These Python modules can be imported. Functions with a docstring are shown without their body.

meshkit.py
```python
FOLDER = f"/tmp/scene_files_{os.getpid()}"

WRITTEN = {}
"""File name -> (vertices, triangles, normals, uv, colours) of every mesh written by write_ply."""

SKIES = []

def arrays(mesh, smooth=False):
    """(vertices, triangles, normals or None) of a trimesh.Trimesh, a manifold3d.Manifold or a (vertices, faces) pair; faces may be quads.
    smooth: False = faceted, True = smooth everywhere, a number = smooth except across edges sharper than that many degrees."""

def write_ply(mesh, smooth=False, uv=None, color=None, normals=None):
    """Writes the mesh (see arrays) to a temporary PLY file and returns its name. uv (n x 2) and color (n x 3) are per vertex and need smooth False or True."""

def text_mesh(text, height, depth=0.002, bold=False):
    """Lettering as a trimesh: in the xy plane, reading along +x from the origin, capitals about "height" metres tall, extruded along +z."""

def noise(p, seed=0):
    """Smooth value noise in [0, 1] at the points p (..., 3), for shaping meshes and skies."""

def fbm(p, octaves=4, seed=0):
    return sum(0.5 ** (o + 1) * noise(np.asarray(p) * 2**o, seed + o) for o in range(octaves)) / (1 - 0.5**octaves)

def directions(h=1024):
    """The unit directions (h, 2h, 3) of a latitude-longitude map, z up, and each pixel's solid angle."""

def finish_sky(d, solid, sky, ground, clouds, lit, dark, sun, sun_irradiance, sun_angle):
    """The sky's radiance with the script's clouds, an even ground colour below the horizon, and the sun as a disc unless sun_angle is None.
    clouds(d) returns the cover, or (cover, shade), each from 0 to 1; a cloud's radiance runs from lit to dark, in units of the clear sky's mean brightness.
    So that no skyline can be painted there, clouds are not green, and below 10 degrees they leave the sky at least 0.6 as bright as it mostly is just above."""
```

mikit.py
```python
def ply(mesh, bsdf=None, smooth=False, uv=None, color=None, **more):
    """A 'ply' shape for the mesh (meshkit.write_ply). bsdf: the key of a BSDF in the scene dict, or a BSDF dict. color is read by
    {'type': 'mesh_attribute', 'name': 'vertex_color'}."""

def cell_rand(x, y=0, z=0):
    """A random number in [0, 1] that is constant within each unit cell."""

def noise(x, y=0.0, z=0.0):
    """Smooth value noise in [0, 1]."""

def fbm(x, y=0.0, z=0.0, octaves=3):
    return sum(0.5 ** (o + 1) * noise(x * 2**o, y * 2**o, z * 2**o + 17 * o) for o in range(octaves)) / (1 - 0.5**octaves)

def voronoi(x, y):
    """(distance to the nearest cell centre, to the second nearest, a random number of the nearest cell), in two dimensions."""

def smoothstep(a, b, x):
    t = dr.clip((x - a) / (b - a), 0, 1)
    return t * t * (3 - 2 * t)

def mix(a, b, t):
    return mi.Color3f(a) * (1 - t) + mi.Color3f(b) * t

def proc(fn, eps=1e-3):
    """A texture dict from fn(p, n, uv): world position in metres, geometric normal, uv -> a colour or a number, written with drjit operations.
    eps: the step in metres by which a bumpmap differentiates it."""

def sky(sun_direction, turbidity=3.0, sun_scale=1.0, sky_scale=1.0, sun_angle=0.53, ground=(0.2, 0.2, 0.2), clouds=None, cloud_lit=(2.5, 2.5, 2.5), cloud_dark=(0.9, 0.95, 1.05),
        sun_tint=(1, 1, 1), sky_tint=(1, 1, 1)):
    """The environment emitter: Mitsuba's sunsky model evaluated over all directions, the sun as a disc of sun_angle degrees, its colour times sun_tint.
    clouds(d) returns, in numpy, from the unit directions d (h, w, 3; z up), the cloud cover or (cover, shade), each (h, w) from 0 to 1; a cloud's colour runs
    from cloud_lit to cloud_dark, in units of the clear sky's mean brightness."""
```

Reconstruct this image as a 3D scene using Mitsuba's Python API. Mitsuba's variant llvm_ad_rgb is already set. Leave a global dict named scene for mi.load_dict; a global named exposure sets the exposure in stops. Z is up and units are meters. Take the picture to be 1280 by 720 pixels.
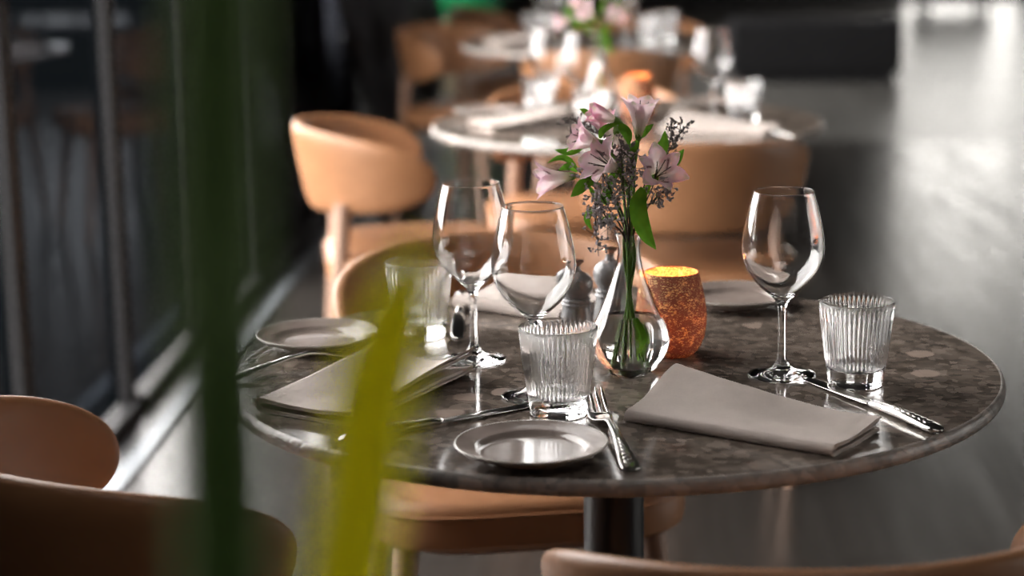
import math, random
import numpy as np, trimesh
import drjit as dr
import mitsuba as mi
import mikit
import meshkit
from mikit import proc, noise, fbm, voronoi, smoothstep, mix

T = mi.ScalarTransform4f
PI = math.pi
scene, labels = {}, {}
rng = random.Random(7)

# ------------------------------------------------------------------ camera, sky, exposure
scene['camera'] = {
    'type': 'thinlens', 'fov': 28.83, 'fov_axis': 'x',
    'to_world': T().look_at(origin=[0.036, -2.2774, 1.3148], target=[0.036 - 0.0656, -2.2774 + 0.9763, 1.3148 - 0.2060], up=[0.0042, 0.2067, 0.9784]),
    'aperture_radius': 0.0115, 'focus_distance': 2.20, 'near_clip': 0.05, 'far_clip': 200.0,
}


def overcast(d):
    n = meshkit.fbm(d * 2.5, 4, 3)
    return np.full(d.shape[:2], 0.96), np.clip((n - 0.35) * 1.6, 0, 1)


scene['sky'] = mikit.sky([0.6, -0.25, 0.75], turbidity=4.0, sun_scale=0.0, sky_scale=1.0, ground=(0.0006, 0.0008, 0.001), clouds=overcast,
                         cloud_lit=(2.33, 2.23, 2.12), cloud_dark=(1.32, 1.28, 1.24))
exposure = 6.05

TABLE_H = 0.74
TABLES = [(0.0, 0.0), (0.0, 2.298), (-0.12, 4.45)]

# ------------------------------------------------------------------ materials


def mat(name, d, two=True):
    scene[name] = {'type': 'twosided', 'bsdf': d} if two else d
    return name


def rgb(*c):
    return {'type': 'rgb', 'value': list(c)}


def pr(color, rough, spec=0.5, **k):
    return {'type': 'principled', 'base_color': rgb(*color) if isinstance(color, tuple) else color, 'roughness': rough, 'specular': spec, **k}


def stone_fn(p, n, uv):
    wx = p.x + 0.010 * (fbm(p.x * 80, p.y * 80, p.z * 80, 2) - 0.5)
    wy = p.y + 0.010 * (fbm(p.x * 80 + 31, p.y * 80, p.z * 80, 2) - 0.5)
    c = mix((0.062, 0.048, 0.038), (0.140, 0.112, 0.091), smoothstep(0.25, 0.75, fbm(p.x * 55, p.y * 55, p.z * 55, 4)))
    d1, d2, r = voronoi(wx * 42 + 3.1, wy * 42 + p.z * 42)
    c = mix(c, mix((0.045, 0.036, 0.029), (0.235, 0.188, 0.157), cellmix(r)), 0.70 * smoothstep(0.03, 0.10, d2 - d1) * smoothstep(0.40, 0.55, r))
    d3, d4, r2 = voronoi(wx * 105 + 9.0, wy * 105 + p.z * 105)
    c = mix(c, mix((0.030, 0.024, 0.020), (0.270, 0.220, 0.188), cellmix(r2)), 0.65 * smoothstep(0.02, 0.12, d4 - d3) * smoothstep(0.50, 0.62, r2))
    d5, d6, r3 = voronoi(wx * 12 + 1.7, wy * 12 + p.z * 12)
    return mix(c, (0.370, 0.290, 0.245), 0.75 * smoothstep(0.22, 0.17, d5) * smoothstep(0.80, 0.84, r3))


def cellmix(r):
    return dr.abs(2 * (r * 7 - dr.floor(r * 7)) - 1)


def leather_fn(p, n, uv):
    return mix((0.300, 0.134, 0.060), (0.390, 0.190, 0.094), fbm(p.x * 9, p.y * 9, p.z * 9, 4))


def leather_bump(p, n, uv):
    return 0.0006 * fbm(p.x * 420, p.y * 420, p.z * 420, 2)


def wood_fn(p, n, uv):
    return mix((0.26, 0.150, 0.100), (0.39, 0.245, 0.175), fbm(p.x * 90, p.y * 90, p.z * 6, 3))


def floor_fn(p, n, uv):
    plank = mikit.cell_rand(p.x / 0.14, p.y / 1.6 + 0.37 * dr.floor(p.x / 0.14))
    g = fbm(p.x * 60, p.y * 2.5, 0, 4)
    return mix((0.014, 0.0125, 0.011), (0.034, 0.030, 0.027), 0.65 * g + 0.35 * plank)


def floor_rough(p, n, uv):
    return 0.17 + 0.14 * fbm(p.x * 25, p.y * 1.8, 0, 3)


def pale_floor_fn(p, n, uv):
    return mix((0.06, 0.058, 0.054), (0.10, 0.097, 0.09), fbm(p.x * 3, p.y * 3, 0, 4))


def linen_fn(p, n, uv):
    return mix((0.470, 0.405, 0.365), (0.590, 0.515, 0.470), fbm(p.x * 35, p.y * 35, p.z * 35, 3) * 0.7 + 0.3 * noise(p.x * 900, p.y * 900, p.z * 900))


def linen_bump(p, n, uv):
    return 0.00012 * noise(p.x * 1400, p.y * 1400, p.z * 1400) + 0.0012 * fbm(p.x * 40, p.y * 40, p.z * 40, 3)


def glaze_fn(p, n, uv):
    return mix((0.215, 0.170, 0.148), (0.300, 0.248, 0.220), fbm(p.x * 45, p.y * 45, p.z * 45, 3))


def copper_fn(p, n, uv):
    a = noise(p.x * 760, p.y * 760, p.z * 760)
    b = fbm(p.x * 150, p.y * 150, p.z * 150, 3)
    return mix((0.38, 0.150, 0.100), (1.0, 0.74, 0.38), smoothstep(0.48, 0.72, 0.55 * a + 0.45 * b))


mat('stone', pr(proc(stone_fn), 0.10, 0.55, clearcoat=0.3, clearcoat_gloss=0.96))
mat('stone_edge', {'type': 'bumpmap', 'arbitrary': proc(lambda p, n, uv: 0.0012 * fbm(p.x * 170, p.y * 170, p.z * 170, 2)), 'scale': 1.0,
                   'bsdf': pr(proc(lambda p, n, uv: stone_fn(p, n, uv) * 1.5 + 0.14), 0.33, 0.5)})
mat('leather', {'type': 'bumpmap', 'arbitrary': proc(leather_bump), 'scale': 1.0, 'bsdf': pr(proc(leather_fn), 0.40, 0.5)})
mat('wood', pr(proc(wood_fn), 0.42, 0.5))
mat('floor_wood', pr(proc(floor_fn), proc(floor_rough), 0.32))
mat('floor_pale', pr(proc(pale_floor_fn), 0.28, 0.4))
mat('linen', {'type': 'bumpmap', 'arbitrary': proc(linen_bump), 'scale': 1.0, 'bsdf': pr(proc(linen_fn), 0.85, 0.25, sheen=0.3)})
mat('glaze', pr(proc(glaze_fn), 0.14, 0.6, clearcoat=0.5, clearcoat_gloss=0.97))
mat('glaze_rim', pr((0.50, 0.47, 0.43), 0.18, 0.6))
mat('steel', pr((0.72, 0.70, 0.67), 0.13, 0.5, metallic=1.0))
mat('copper', pr((0.86, 0.47, 0.30), 0.22, 0.5, metallic=1.0))
mat('black_metal', pr((0.014, 0.014, 0.016), 0.34, 0.5))
mat('frame_black', pr((0.008, 0.008, 0.009), 0.6, 0.2))
mat('grey_ceramic', pr((0.21, 0.21, 0.215), 0.16, 0.55))
mat('dark_plaster', pr((0.030, 0.030, 0.031), 0.75, 0.3))
mat('dark_ceiling', pr((0.045, 0.043, 0.042), 0.8, 0.3))
mat('threshold_metal', pr((0.20, 0.22, 0.24), 0.42, 0.5, metallic=0.6))
mat('dark_drape', pr((0.035, 0.035, 0.040), 0.8, 0.3, sheen=0.5))
mat('beige_paint', pr((0.56, 0.48, 0.34), 0.6, 0.4))
mat('green_fabric', pr((0.03, 0.15, 0.075), 0.7, 0.3))
mat('wax', pr((0.75, 0.66, 0.5), 0.5, 0.4))
mat('paving', pr((0.42, 0.42, 0.41), 0.8, 0.3))
mat('soil', pr((0.03, 0.022, 0.016), 0.95, 0.1))
scene['glass'] = {'type': 'dielectric', 'int_ior': 1.5, 'ext_ior': 1.0}
scene['water_mat'] = {'type': 'dielectric', 'int_ior': 1.33, 'ext_ior': 1.0}
scene['pane'] = {'type': 'thindielectric', 'int_ior': 1.5}
scene['pane_tinted'] = {'type': 'thindielectric', 'int_ior': 1.5, 'specular_transmittance': rgb(0.30, 0.30, 0.29)}
scene['pane_smoked'] = {'type': 'thindielectric', 'int_ior': 1.5, 'specular_transmittance': rgb(0.20, 0.20, 0.20)}
scene['pane_grey'] = {'type': 'thindielectric', 'int_ior': 1.5, 'specular_transmittance': rgb(0.24, 0.24, 0.235)}
scene['pane_coated'] = {'type': 'thindielectric', 'int_ior': 1.5, 'specular_reflectance': rgb(0.24, 0.26, 0.30)}
scene['votive_glass'] = {'type': 'principledthin', 'base_color': proc(copper_fn), 'roughness': 0.28, 'spec_trans': 0.0, 'diff_trans': 0.24, 'eta': 1.5}
VC = {'type': 'mesh_attribute', 'name': 'vertex_color'}
scene['petal_mat'] = {'type': 'principledthin', 'base_color': VC, 'roughness': 0.6, 'diff_trans': 1.0, 'eta': 1.3}
scene['leaf_mat'] = {'type': 'principledthin', 'base_color': proc(lambda p, n, uv: mix((0.065, 0.190, 0.016), (0.150, 0.340, 0.030), fbm(p.x * 60, p.y * 60, p.z * 60, 3))), 'roughness': 0.35, 'diff_trans': 0.7, 'eta': 1.4}
scene['stem_mat'] = pr(proc(lambda p, n, uv: mix((0.075, 0.175, 0.020), (0.14, 0.27, 0.035), noise(p.x * 90, p.y * 90, p.z * 40))), 0.4, 0.5)
mat('dry_stem', pr((0.060, 0.050, 0.036), 0.7, 0.3))
mat('floret_dark', pr((0.200, 0.172, 0.168), 0.8, 0.2))
mat('floret_light', pr((0.46, 0.42, 0.43), 0.8, 0.2))
scene['strap_green'] = {'type': 'principledthin', 'base_color': rgb(0.19, 0.26, 0.13), 'roughness': 0.4, 'diff_trans': 1.2, 'eta': 1.4}
scene['strap_yellow'] = {'type': 'principledthin', 'base_color': rgb(0.74, 0.69, 0.06), 'roughness': 0.4, 'diff_trans': 1.5, 'eta': 1.4}

# ------------------------------------------------------------------ mesh helpers


def lathe(profile, n=72, mod=None):
    """Revolves (r, z) points given from the bottom centre up the outside (and down the inside); r = 0 is a pole. mod(i, angles) scales r."""
    v, f, rows = [], [], []
    a = np.arange(n) * 2 * PI / n
    for i, (r, z) in enumerate(profile):
        if r <= 1e-9:
            rows.append([len(v)]); v.append([[0, 0, z]][0])
        else:
            rr = r * (mod(i, a) if mod is not None else np.ones(n))
            rows.append(list(range(len(v), len(v) + n)))
            v.extend(np.stack([rr * np.cos(a), rr * np.sin(a), np.full(n, z)], 1).tolist())
    for p, q in zip(rows[:-1], rows[1:]):
        for j in range(n):
            k = (j + 1) % n
            if len(p) == 1 and len(q) == 1:
                continue
            if len(p) == 1:
                f.append([p[0], q[k], q[j]])
            elif len(q) == 1:
                f.append([p[j], p[k], q[0]])
            else:
                f.append([p[j], p[k], q[k]]); f.append([p[j], q[k], q[j]])
    return trimesh.Trimesh(np.array(v, float), np.array(f), process=False)


def loft(rings, caps=True):
    rings = np.asarray(rings, float)
    k, m, _ = rings.shape
    v = rings.reshape(-1, 3)
    f = []
    for i in range(k - 1):
        for j in range(m):
            a, b, c, d = i * m + j, i * m + (j + 1) % m, (i + 1) * m + (j + 1) % m, (i + 1) * m + j
            f += [[a, b, c], [a, c, d]]
    if caps:
        v = np.vstack([v, rings[0].mean(0), rings[-1].mean(0)])
        for j in range(m):
            f.append([k * m, (j + 1) % m, j])
            f.append([k * m + 1, (k - 1) * m + j, (k - 1) * m + (j + 1) % m])
    me = trimesh.Trimesh(v, np.array(f), process=False)
    if caps and me.volume < 0:
        me.invert()
    return me


def tube(path, radii, sides=8):
    p = np.asarray(path, float)
    t = np.gradient(p, axis=0)
    t /= np.linalg.norm(t, axis=1, keepdims=True) + 1e-12
    k = int(np.argmin(np.abs(t[0])))
    x = np.eye(3)[k] - t[0] * t[0][k]
    u = []
    for d in t:
        x = x - d * (x @ d)
        x = x / (np.linalg.norm(x) + 1e-12)
        u.append(x)
    u = np.array(u)
    w = np.cross(t, u)
    r = np.broadcast_to(np.asarray(radii, float), (len(p),))
    a = np.arange(sides) * 2 * PI / sides
    return loft(p[:, None] + r[:, None, None] * (np.cos(a)[None, :, None] * u[:, None] + np.sin(a)[None, :, None] * w[:, None]))


def bez(pts, n=16):
    """A smooth curve through the control points (Catmull-Rom)."""
    p = np.asarray(pts, float)
    p = np.vstack([2 * p[0] - p[1], p, 2 * p[-1] - p[-2]])
    segs = len(p) - 3
    out = []
    for s in np.linspace(0, segs - 1e-9, n):
        i, t = int(s), s - int(s)
        a, b, c, d = p[i:i + 4]
        out.append(0.5 * (2 * b + (c - a) * t + (2 * a - 5 * b + 4 * c - d) * t * t + (3 * b - 3 * c + d - a) * t ** 3))
    return np.array(out)


def box(x0, x1, y0, y1, z0, z1):
    m = trimesh.creation.box(extents=[x1 - x0, y1 - y0, z1 - z0])
    m.apply_translation([(x0 + x1) / 2, (y0 + y1) / 2, (z0 + z1) / 2])
    return m


def rbox(x0, x1, y0, y1, z0, z1, r=0.01):
    """A box with rounded vertical corners and eased top and bottom edges."""
    cx, cy, hx, hy = (x0 + x1) / 2, (y0 + y1) / 2, (x1 - x0) / 2, (y1 - y0) / 2
    r = min(r, hx, hy, (z1 - z0) / 2)
    rings = []
    for z, ins in ((z0, r * .7), (z0 + r * .3, r * .2), (z0 + r, 0), (z1 - r, 0), (z1 - r * .3, r * .2), (z1, r * .7)):
        ring = []
        for sx, sy, a0 in ((1, 1, 0), (-1, 1, PI / 2), (-1, -1, PI), (1, -1, 1.5 * PI)):
            for k in range(4):
                a = a0 + k * PI / 6
                ring.append([cx + sx * (hx - r) + (r - ins) * math.cos(a), cy + sy * (hy - r) + (r - ins) * math.sin(a), z])
        rings.append(ring)
    return loft(rings)


def cat(*ms):
    return trimesh.util.concatenate([m for m in ms])


def numbered(name):
    if name not in USED:
        USED.add(name); return name
    i = 1
    while f'{name}_{i:03d}' in USED:
        i += 1
    USED.add(f'{name}_{i:03d}')
    return f'{name}_{i:03d}'


USED = set()


def put(proto, name, M, label, category, group=None):
    """One thing of the scene: proto is a list of (part path or '', shape dict)."""
    key = numbered(name)
    for part, d in proto:
        k = key + ('__' + part if part else '')
        scene[k] = {**d, 'to_world': M}
    labels[key] = {'label': label, 'category': category}
    if group:
        labels[key]['group'] = group
    return key


def struct(key, mesh, m, label=None, smooth=False):
    scene[key] = mikit.ply(mesh, m, smooth)
    if '__' not in key:
        labels[key] = {'kind': 'structure', **({'label': label} if label else {})}


def at(x, y, z=0.0, deg=0.0):
    return T().translate([x, y, z]).rotate([0, 0, 1], deg)

# ------------------------------------------------------------------ the room
WALL_X = -1.25
struct('floor', box(-1.262, 9.1, -6.1, 7.35, -0.05, 0.0), 'floor_wood', 'dark glossy wooden floor')
struct('floor_far', box(-1.5, 9.1, 7.35, 17.2, -0.05, 0.0), 'floor_pale', 'pale polished floor at the far end of the room')
SX0, SX1, SY0, SY1 = -0.5, 1.5, -2.6, -1.4
struct('ceiling', cat(box(-1.5, 9.1, -6.1, SY0, 3.4, 3.5), box(-1.5, 9.1, SY1, 17.2, 3.4, 3.5), box(-1.5, SX0, SY0, SY1, 3.4, 3.5), box(SX1, 9.1, SY0, SY1, 3.4, 3.5)), 'dark_ceiling', 'dark ceiling')
labels['window_20'] = {'kind': 'structure', 'label': 'glazed skylight in the ceiling'}
scene['window_20__frame'] = mikit.ply(cat(box(SX0, SX1, SY0, SY0 + .05, 3.38, 3.5), box(SX0, SX1, SY1 - .05, SY1, 3.38, 3.5), box(SX0, SX0 + .05, SY0 + .05, SY1 - .05, 3.38, 3.5), box(SX1 - .05, SX1, SY0 + .05, SY1 - .05, 3.38, 3.5)), 'black_metal')
scene['window_20__pane'] = mikit.ply((np.array([[SX0 + .05, SY0 + .05, 3.45], [SX1 - .05, SY0 + .05, 3.45], [SX1 - .05, SY1 - .05, 3.45], [SX0 + .05, SY1 - .05, 3.45]]), np.array([[0, 1, 2, 3]])), 'pane_smoked')
Y0, STEP, NW = 0.03, 0.80, 14
Y1 = Y0 + STEP * NW
struct('wall_left', cat(box(-1.5, WALL_X + 0.05, -6.1, Y0, 0, 3.4), box(-1.5, WALL_X + 0.05, Y0, Y1, 3.1, 3.4), box(-1.5, WALL_X + 0.05, Y1, 17.2, 0, 3.4)), 'dark_plaster', 'dark wall along the window side')
struct('wall_back', box(-1.5, 9.1, -6.2, -6.1, 0, 3.4), 'dark_plaster', 'dark wall behind the viewer')
RY0, RSTEP, RN = -1.5, 1.25, 6
RY1 = RY0 + RSTEP * RN
struct('wall_right', cat(box(9.1, 9.3, -6.1, RY0, 0, 3.4), box(9.1, 9.3, RY1, 17.2, 0, 3.4), box(9.1, 9.3, RY0, RY1, 3.0, 3.4)), 'dark_plaster', 'dark wall on the right')
for k in range(RN):
    a, b = RY0 + k * RSTEP, RY0 + (k + 1) * RSTEP
    w = f'window_{30 + k}'
    labels[w] = {'kind': 'structure', 'label': 'tall window in the wall on the right'}
    scene[w + '__frame'] = mikit.ply(cat(box(9.12, 9.2, a, a + .06, 0, 3.0), box(9.12, 9.2, b - .06, b, 0, 3.0), box(9.12, 9.2, a + .06, b - .06, 0, .06), box(9.12, 9.2, a + .06, b - .06, 2.94, 3.0)), 'frame_black')
    scene[w + '__pane'] = mikit.ply((np.array([[9.16, a + .06, .06], [9.16, b - .06, .06], [9.16, b - .06, 2.94], [9.16, a + .06, 2.94]]), np.array([[0, 1, 2, 3]])), 'pane_grey')
GX0, GX1 = 2.50, 6.1
struct('wall_far', cat(box(-1.5, GX0, 17.2, 17.4, 0, 3.4), box(GX1, 9.1, 17.2, 17.4, 0, 3.4), box(GX0, GX1, 17.2, 17.4, 3.0, 3.4)), 'dark_plaster', 'dark end wall of the room')
struct('pavement', box(-14, -1.6, -14, 1.2, -0.12, -0.06), 'paving', 'pale paving outside the windows')
for k in range(NW):
    a, b = Y0 + k * STEP, Y0 + (k + 1) * STEP
    w = f'window_{k + 1}'
    labels[w] = {'kind': 'structure', 'label': 'floor to ceiling window pane in a slim black frame'}
    scene[w + '__frame'] = mikit.ply(cat(box(WALL_X - 0.004, WALL_X + 0.022, a, a + 0.035, 0, 3.1), box(WALL_X - 0.004, WALL_X + 0.022, b - 0.035, b, 0, 3.1), *([box(WALL_X - 0.02, WALL_X + 0.02, (a + b) / 2 - 0.02, (a + b) / 2 + 0.02, 0.045, 3.05)] if k < 2 else []),
                                         box(WALL_X - 0.004, WALL_X + 0.05, a + 0.035, b - 0.035, 0, 0.045), box(WALL_X - 0.05, WALL_X + 0.05, a + 0.035, b - 0.035, 3.05, 3.1)), 'frame_black')
    if k >= 5:
        scene[w + '__blind'] = mikit.ply(box(WALL_X - 0.045, WALL_X - 0.035, a + 0.001, b - 0.001, 0, 2.3 if k <= 7 else 0.6), 'frame_black')
    scene[w + '__pane'] = mikit.ply((np.array([[WALL_X, a + 0.035, 0.045], [WALL_X, b - 0.035, 0.045], [WALL_X, b - 0.035, 3.05], [WALL_X, a + 0.035, 3.05]]), np.array([[0, 1, 2, 3]])), 'pane_coated')
for k in range(3):
    a, b = GX0 + k * 1.2, GX0 + (k + 1) * 1.2
    w = f'window_{NW + 1 + k}'
    labels[w] = {'kind': 'structure', 'label': 'tall bright glass door at the far end of the room'}
    scene[w + '__frame'] = mikit.ply(cat(box(a, a + 0.05, 17.22, 17.3, 0, 3.0), box(b - 0.05, b, 17.22, 17.3, 0, 3.0), box(a + 0.05, b - 0.05, 17.22, 17.3, 0, 0.05), box(a + 0.05, b - 0.05, 17.22, 17.3, 2.95, 3.0)), 'black_metal')
    scene[w + '__pane'] = mikit.ply((np.array([[a + 0.05, 17.26, 0.05], [b - 0.05, 17.26, 0.05], [b - 0.05, 17.26, 2.95], [a + 0.05, 17.26, 2.95]]), np.array([[0, 1, 2, 3]])), 'pane_tinted')
struct('trim_1', box(-1.144, -1.10, Y0, Y1, 0, 0.010), 'threshold_metal', 'pale metal strip in the floor along the windows')
struct('trim_2', box(WALL_X + 0.05, -1.144, Y0, Y1, 0, 0.006), 'black_metal', 'dark floor edge between the metal strip and the windows')

# drape swept back at the window, low bench, planter and armchair of the background
zs = np.concatenate([np.linspace(0.03, 1.2, 36), np.linspace(1.25, 3.05, 20)])
near = np.interp(zs, [0.03, 0.11, 0.29, 0.5, 0.66, 0.86, 1.5, 3.05], [6.75, 6.5, 6.0, 5.55, 5.28, 5.02, 4.62, 4.30])
S = np.linspace(0, 1, 90)
front = np.array([[[-1.085 + 0.032 * math.sin(s * 52) + 0.010 * math.sin(s * 17 + z), y + s * (7.35 - y), z] for s in S] for y, z in zip(near, zs)])
g = np.arange(front.shape[0] * front.shape[1]).reshape(front.shape[:2])
q = np.stack([g[:-1, :-1], g[:-1, 1:], g[1:, 1:], g[1:, :-1]], -1).reshape(-1, 4)
nv = g.size
back = front.copy(); back[..., 0] -= 0.004
scene['window_drape'] = mikit.ply((np.vstack([front.reshape(-1, 3), back.reshape(-1, 3)]), np.vstack([q, q[:, ::-1] + nv])), 'dark_drape', True)
labels['window_drape'] = {'label': 'dark grey drape gathered beside the black window frames', 'category': 'curtain'}

k = put([('seat', mikit.ply(rbox(0.58, 1.61, 9.95, 10.55, 0.06, 0.37, 0.02), 'frame_black', 30)), ('plinth', mikit.ply(box(0.62, 1.57, 10.0, 10.5, 0, 0.06), 'black_metal'))],
        'low_bench', T(), 'long low black bench standing in the dark behind the tables', 'bench')

pl = rbox(-1.15, -0.88, 9.45, 9.75, 0, 0.44, 0.012)
r0 = random.Random(3)


def blade(base, tip, width, sag=0.02, n=8, fold=0.15):
    base, tip = np.array(base, float), np.array(tip, float)
    d = tip - base
    side = np.cross(d, [0, 0, 1.0]); side /= np.linalg.norm(side) + 1e-9
    up = np.cross(side, d); up /= np.linalg.norm(up) + 1e-9
    v, f = [], []
    for i in range(n + 1):
        t = i / n
        c = base + d * t + up * sag * math.sin(PI * t)
        w = width * (math.sin(PI * min(1, t * .9 + .1)) ** .8) * .5 + 1e-4
        for s in (-1, 0, 1):
            v.append(c + side * w * s + up * fold * w * abs(s))
    for i in range(n):
        for j in range(2):
            a = i * 3 + j
            f.append([a, a + 1, a + 4]); f.append([a, a + 4, a + 3])
    return trimesh.Trimesh(np.array(v), np.array(f), process=False)


bl = []
for i in range(110):
    a, e = r0.uniform(0, 2 * PI), r0.uniform(0.35, 1.4)
    l = r0.uniform(0.15, 0.33)
    b0 = [-1.015 + r0.uniform(-.1, .1), 9.6 + r0.uniform(-.1, .1), 0.43]
    tp = [max(-1.17, b0[0] + l * math.cos(a) * math.cos(e)), b0[1] + l * math.sin(a) * math.cos(e), 0.43 + l * math.sin(e)]
    bl.append(blade(b0, tp, 0.035))
scene['planter_leaf'] = {'type': 'principledthin', 'base_color': rgb(0.03, 0.30, 0.12), 'roughness': 0.4, 'diff_trans': 0.6, 'eta': 1.4}
put([('box', mikit.ply(pl, 'beige_paint', 30)), ('soil', mikit.ply(box(-1.14, -0.89, 9.46, 9.74, 0.40, 0.4425), 'soil')), ('foliage', mikit.ply(cat(*bl), 'planter_leaf', True))],
    'planter', T(), 'beige planter box with a green plant far back by the windows', 'planter')
labels['planter__foliage'] = {'label': 'dense green leaves', 'kind': 'stuff'}

put([('seat', mikit.ply(rbox(0, .62, 0, .62, .12, .42, .05), 'dark_drape', 30)), ('backrest', mikit.ply(rbox(0, .62, .5, .68, .12, .80, .05), 'dark_drape', 30)),
     ('leg', mikit.ply(box(.04, .08, .04, .08, 0, .12), 'black_metal')), ('leg_001', mikit.ply(box(.54, .58, .04, .08, 0, .12), 'black_metal')),
     ('leg_002', mikit.ply(box(.04, .08, .56, .60, 0, .12), 'black_metal')), ('leg_003', mikit.ply(box(.54, .58, .56, .60, 0, .12), 'black_metal'))],
    'armchair', at(2.46, 15.35), 'dark upholstered armchair in front of the bright glass doors', 'armchair')

# ------------------------------------------------------------------ dining chairs


def superring(hx, hy, z, n=64, e=4.0, cy=0.0):
    a = np.arange(n) * 2 * PI / n
    c, s = np.cos(a), np.sin(a)
    return np.stack([hx * np.sign(c) * np.abs(c) ** (2 / e), cy + hy * np.sign(s) * np.abs(s) ** (2 / e), np.full(n, z)], 1)


def backrest_mesh():
    R, phm = 0.238, math.radians(102)
    m, rings = 24, []
    us = np.linspace(-1, 1, 61)
    for u in us:
        ph = phm * math.sin(u * PI / 2)
        w = abs(ph) / phm
        e = max(0.0, 1 - w ** 6.0) ** (1 / 2.2)
        zt = 0.753 - 0.048 * (1 - math.cos(ph)) / (1 - math.cos(phm)) ** 1.0
        zb = 0.553 + 0.012 * (1 - math.cos(ph)) / 2
        zm, hh, tt = (zt + zb) / 2 + 0.006 * w, (zt - zb) / 2 * max(e, 0.05), 0.0165 * max(e ** .7, 0.12)
        ring = []
        for k in range(m):
            a = 2 * PI * k / m
            cz, cr = math.sin(a), math.cos(a)
            z = zm + hh * np.sign(cz) * abs(cz) ** 0.42
            rad = R + 0.19 * (z - 0.65) + tt * np.sign(cr) * abs(cr) ** 0.75
            ring.append([rad * math.sin(ph), 0.0 - rad * math.cos(ph), z])
        rings.append(ring)
    return loft(rings)


def leg_mesh(x0, y0, x1, y1, z1, r0=0.0125, r1=0.020):
    n = 18
    rings = []
    for t in np.linspace(0, 1, 6):
        a = np.arange(n) * 2 * PI / n
        r = r0 + (r1 - r0) * t
        rings.append(np.stack([x0 + (x1 - x0) * t + r * np.cos(a), y0 + (y1 - y0) * t + r * np.sin(a), np.full(n, z1 * t)], 1))
    return loft(rings)


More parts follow.
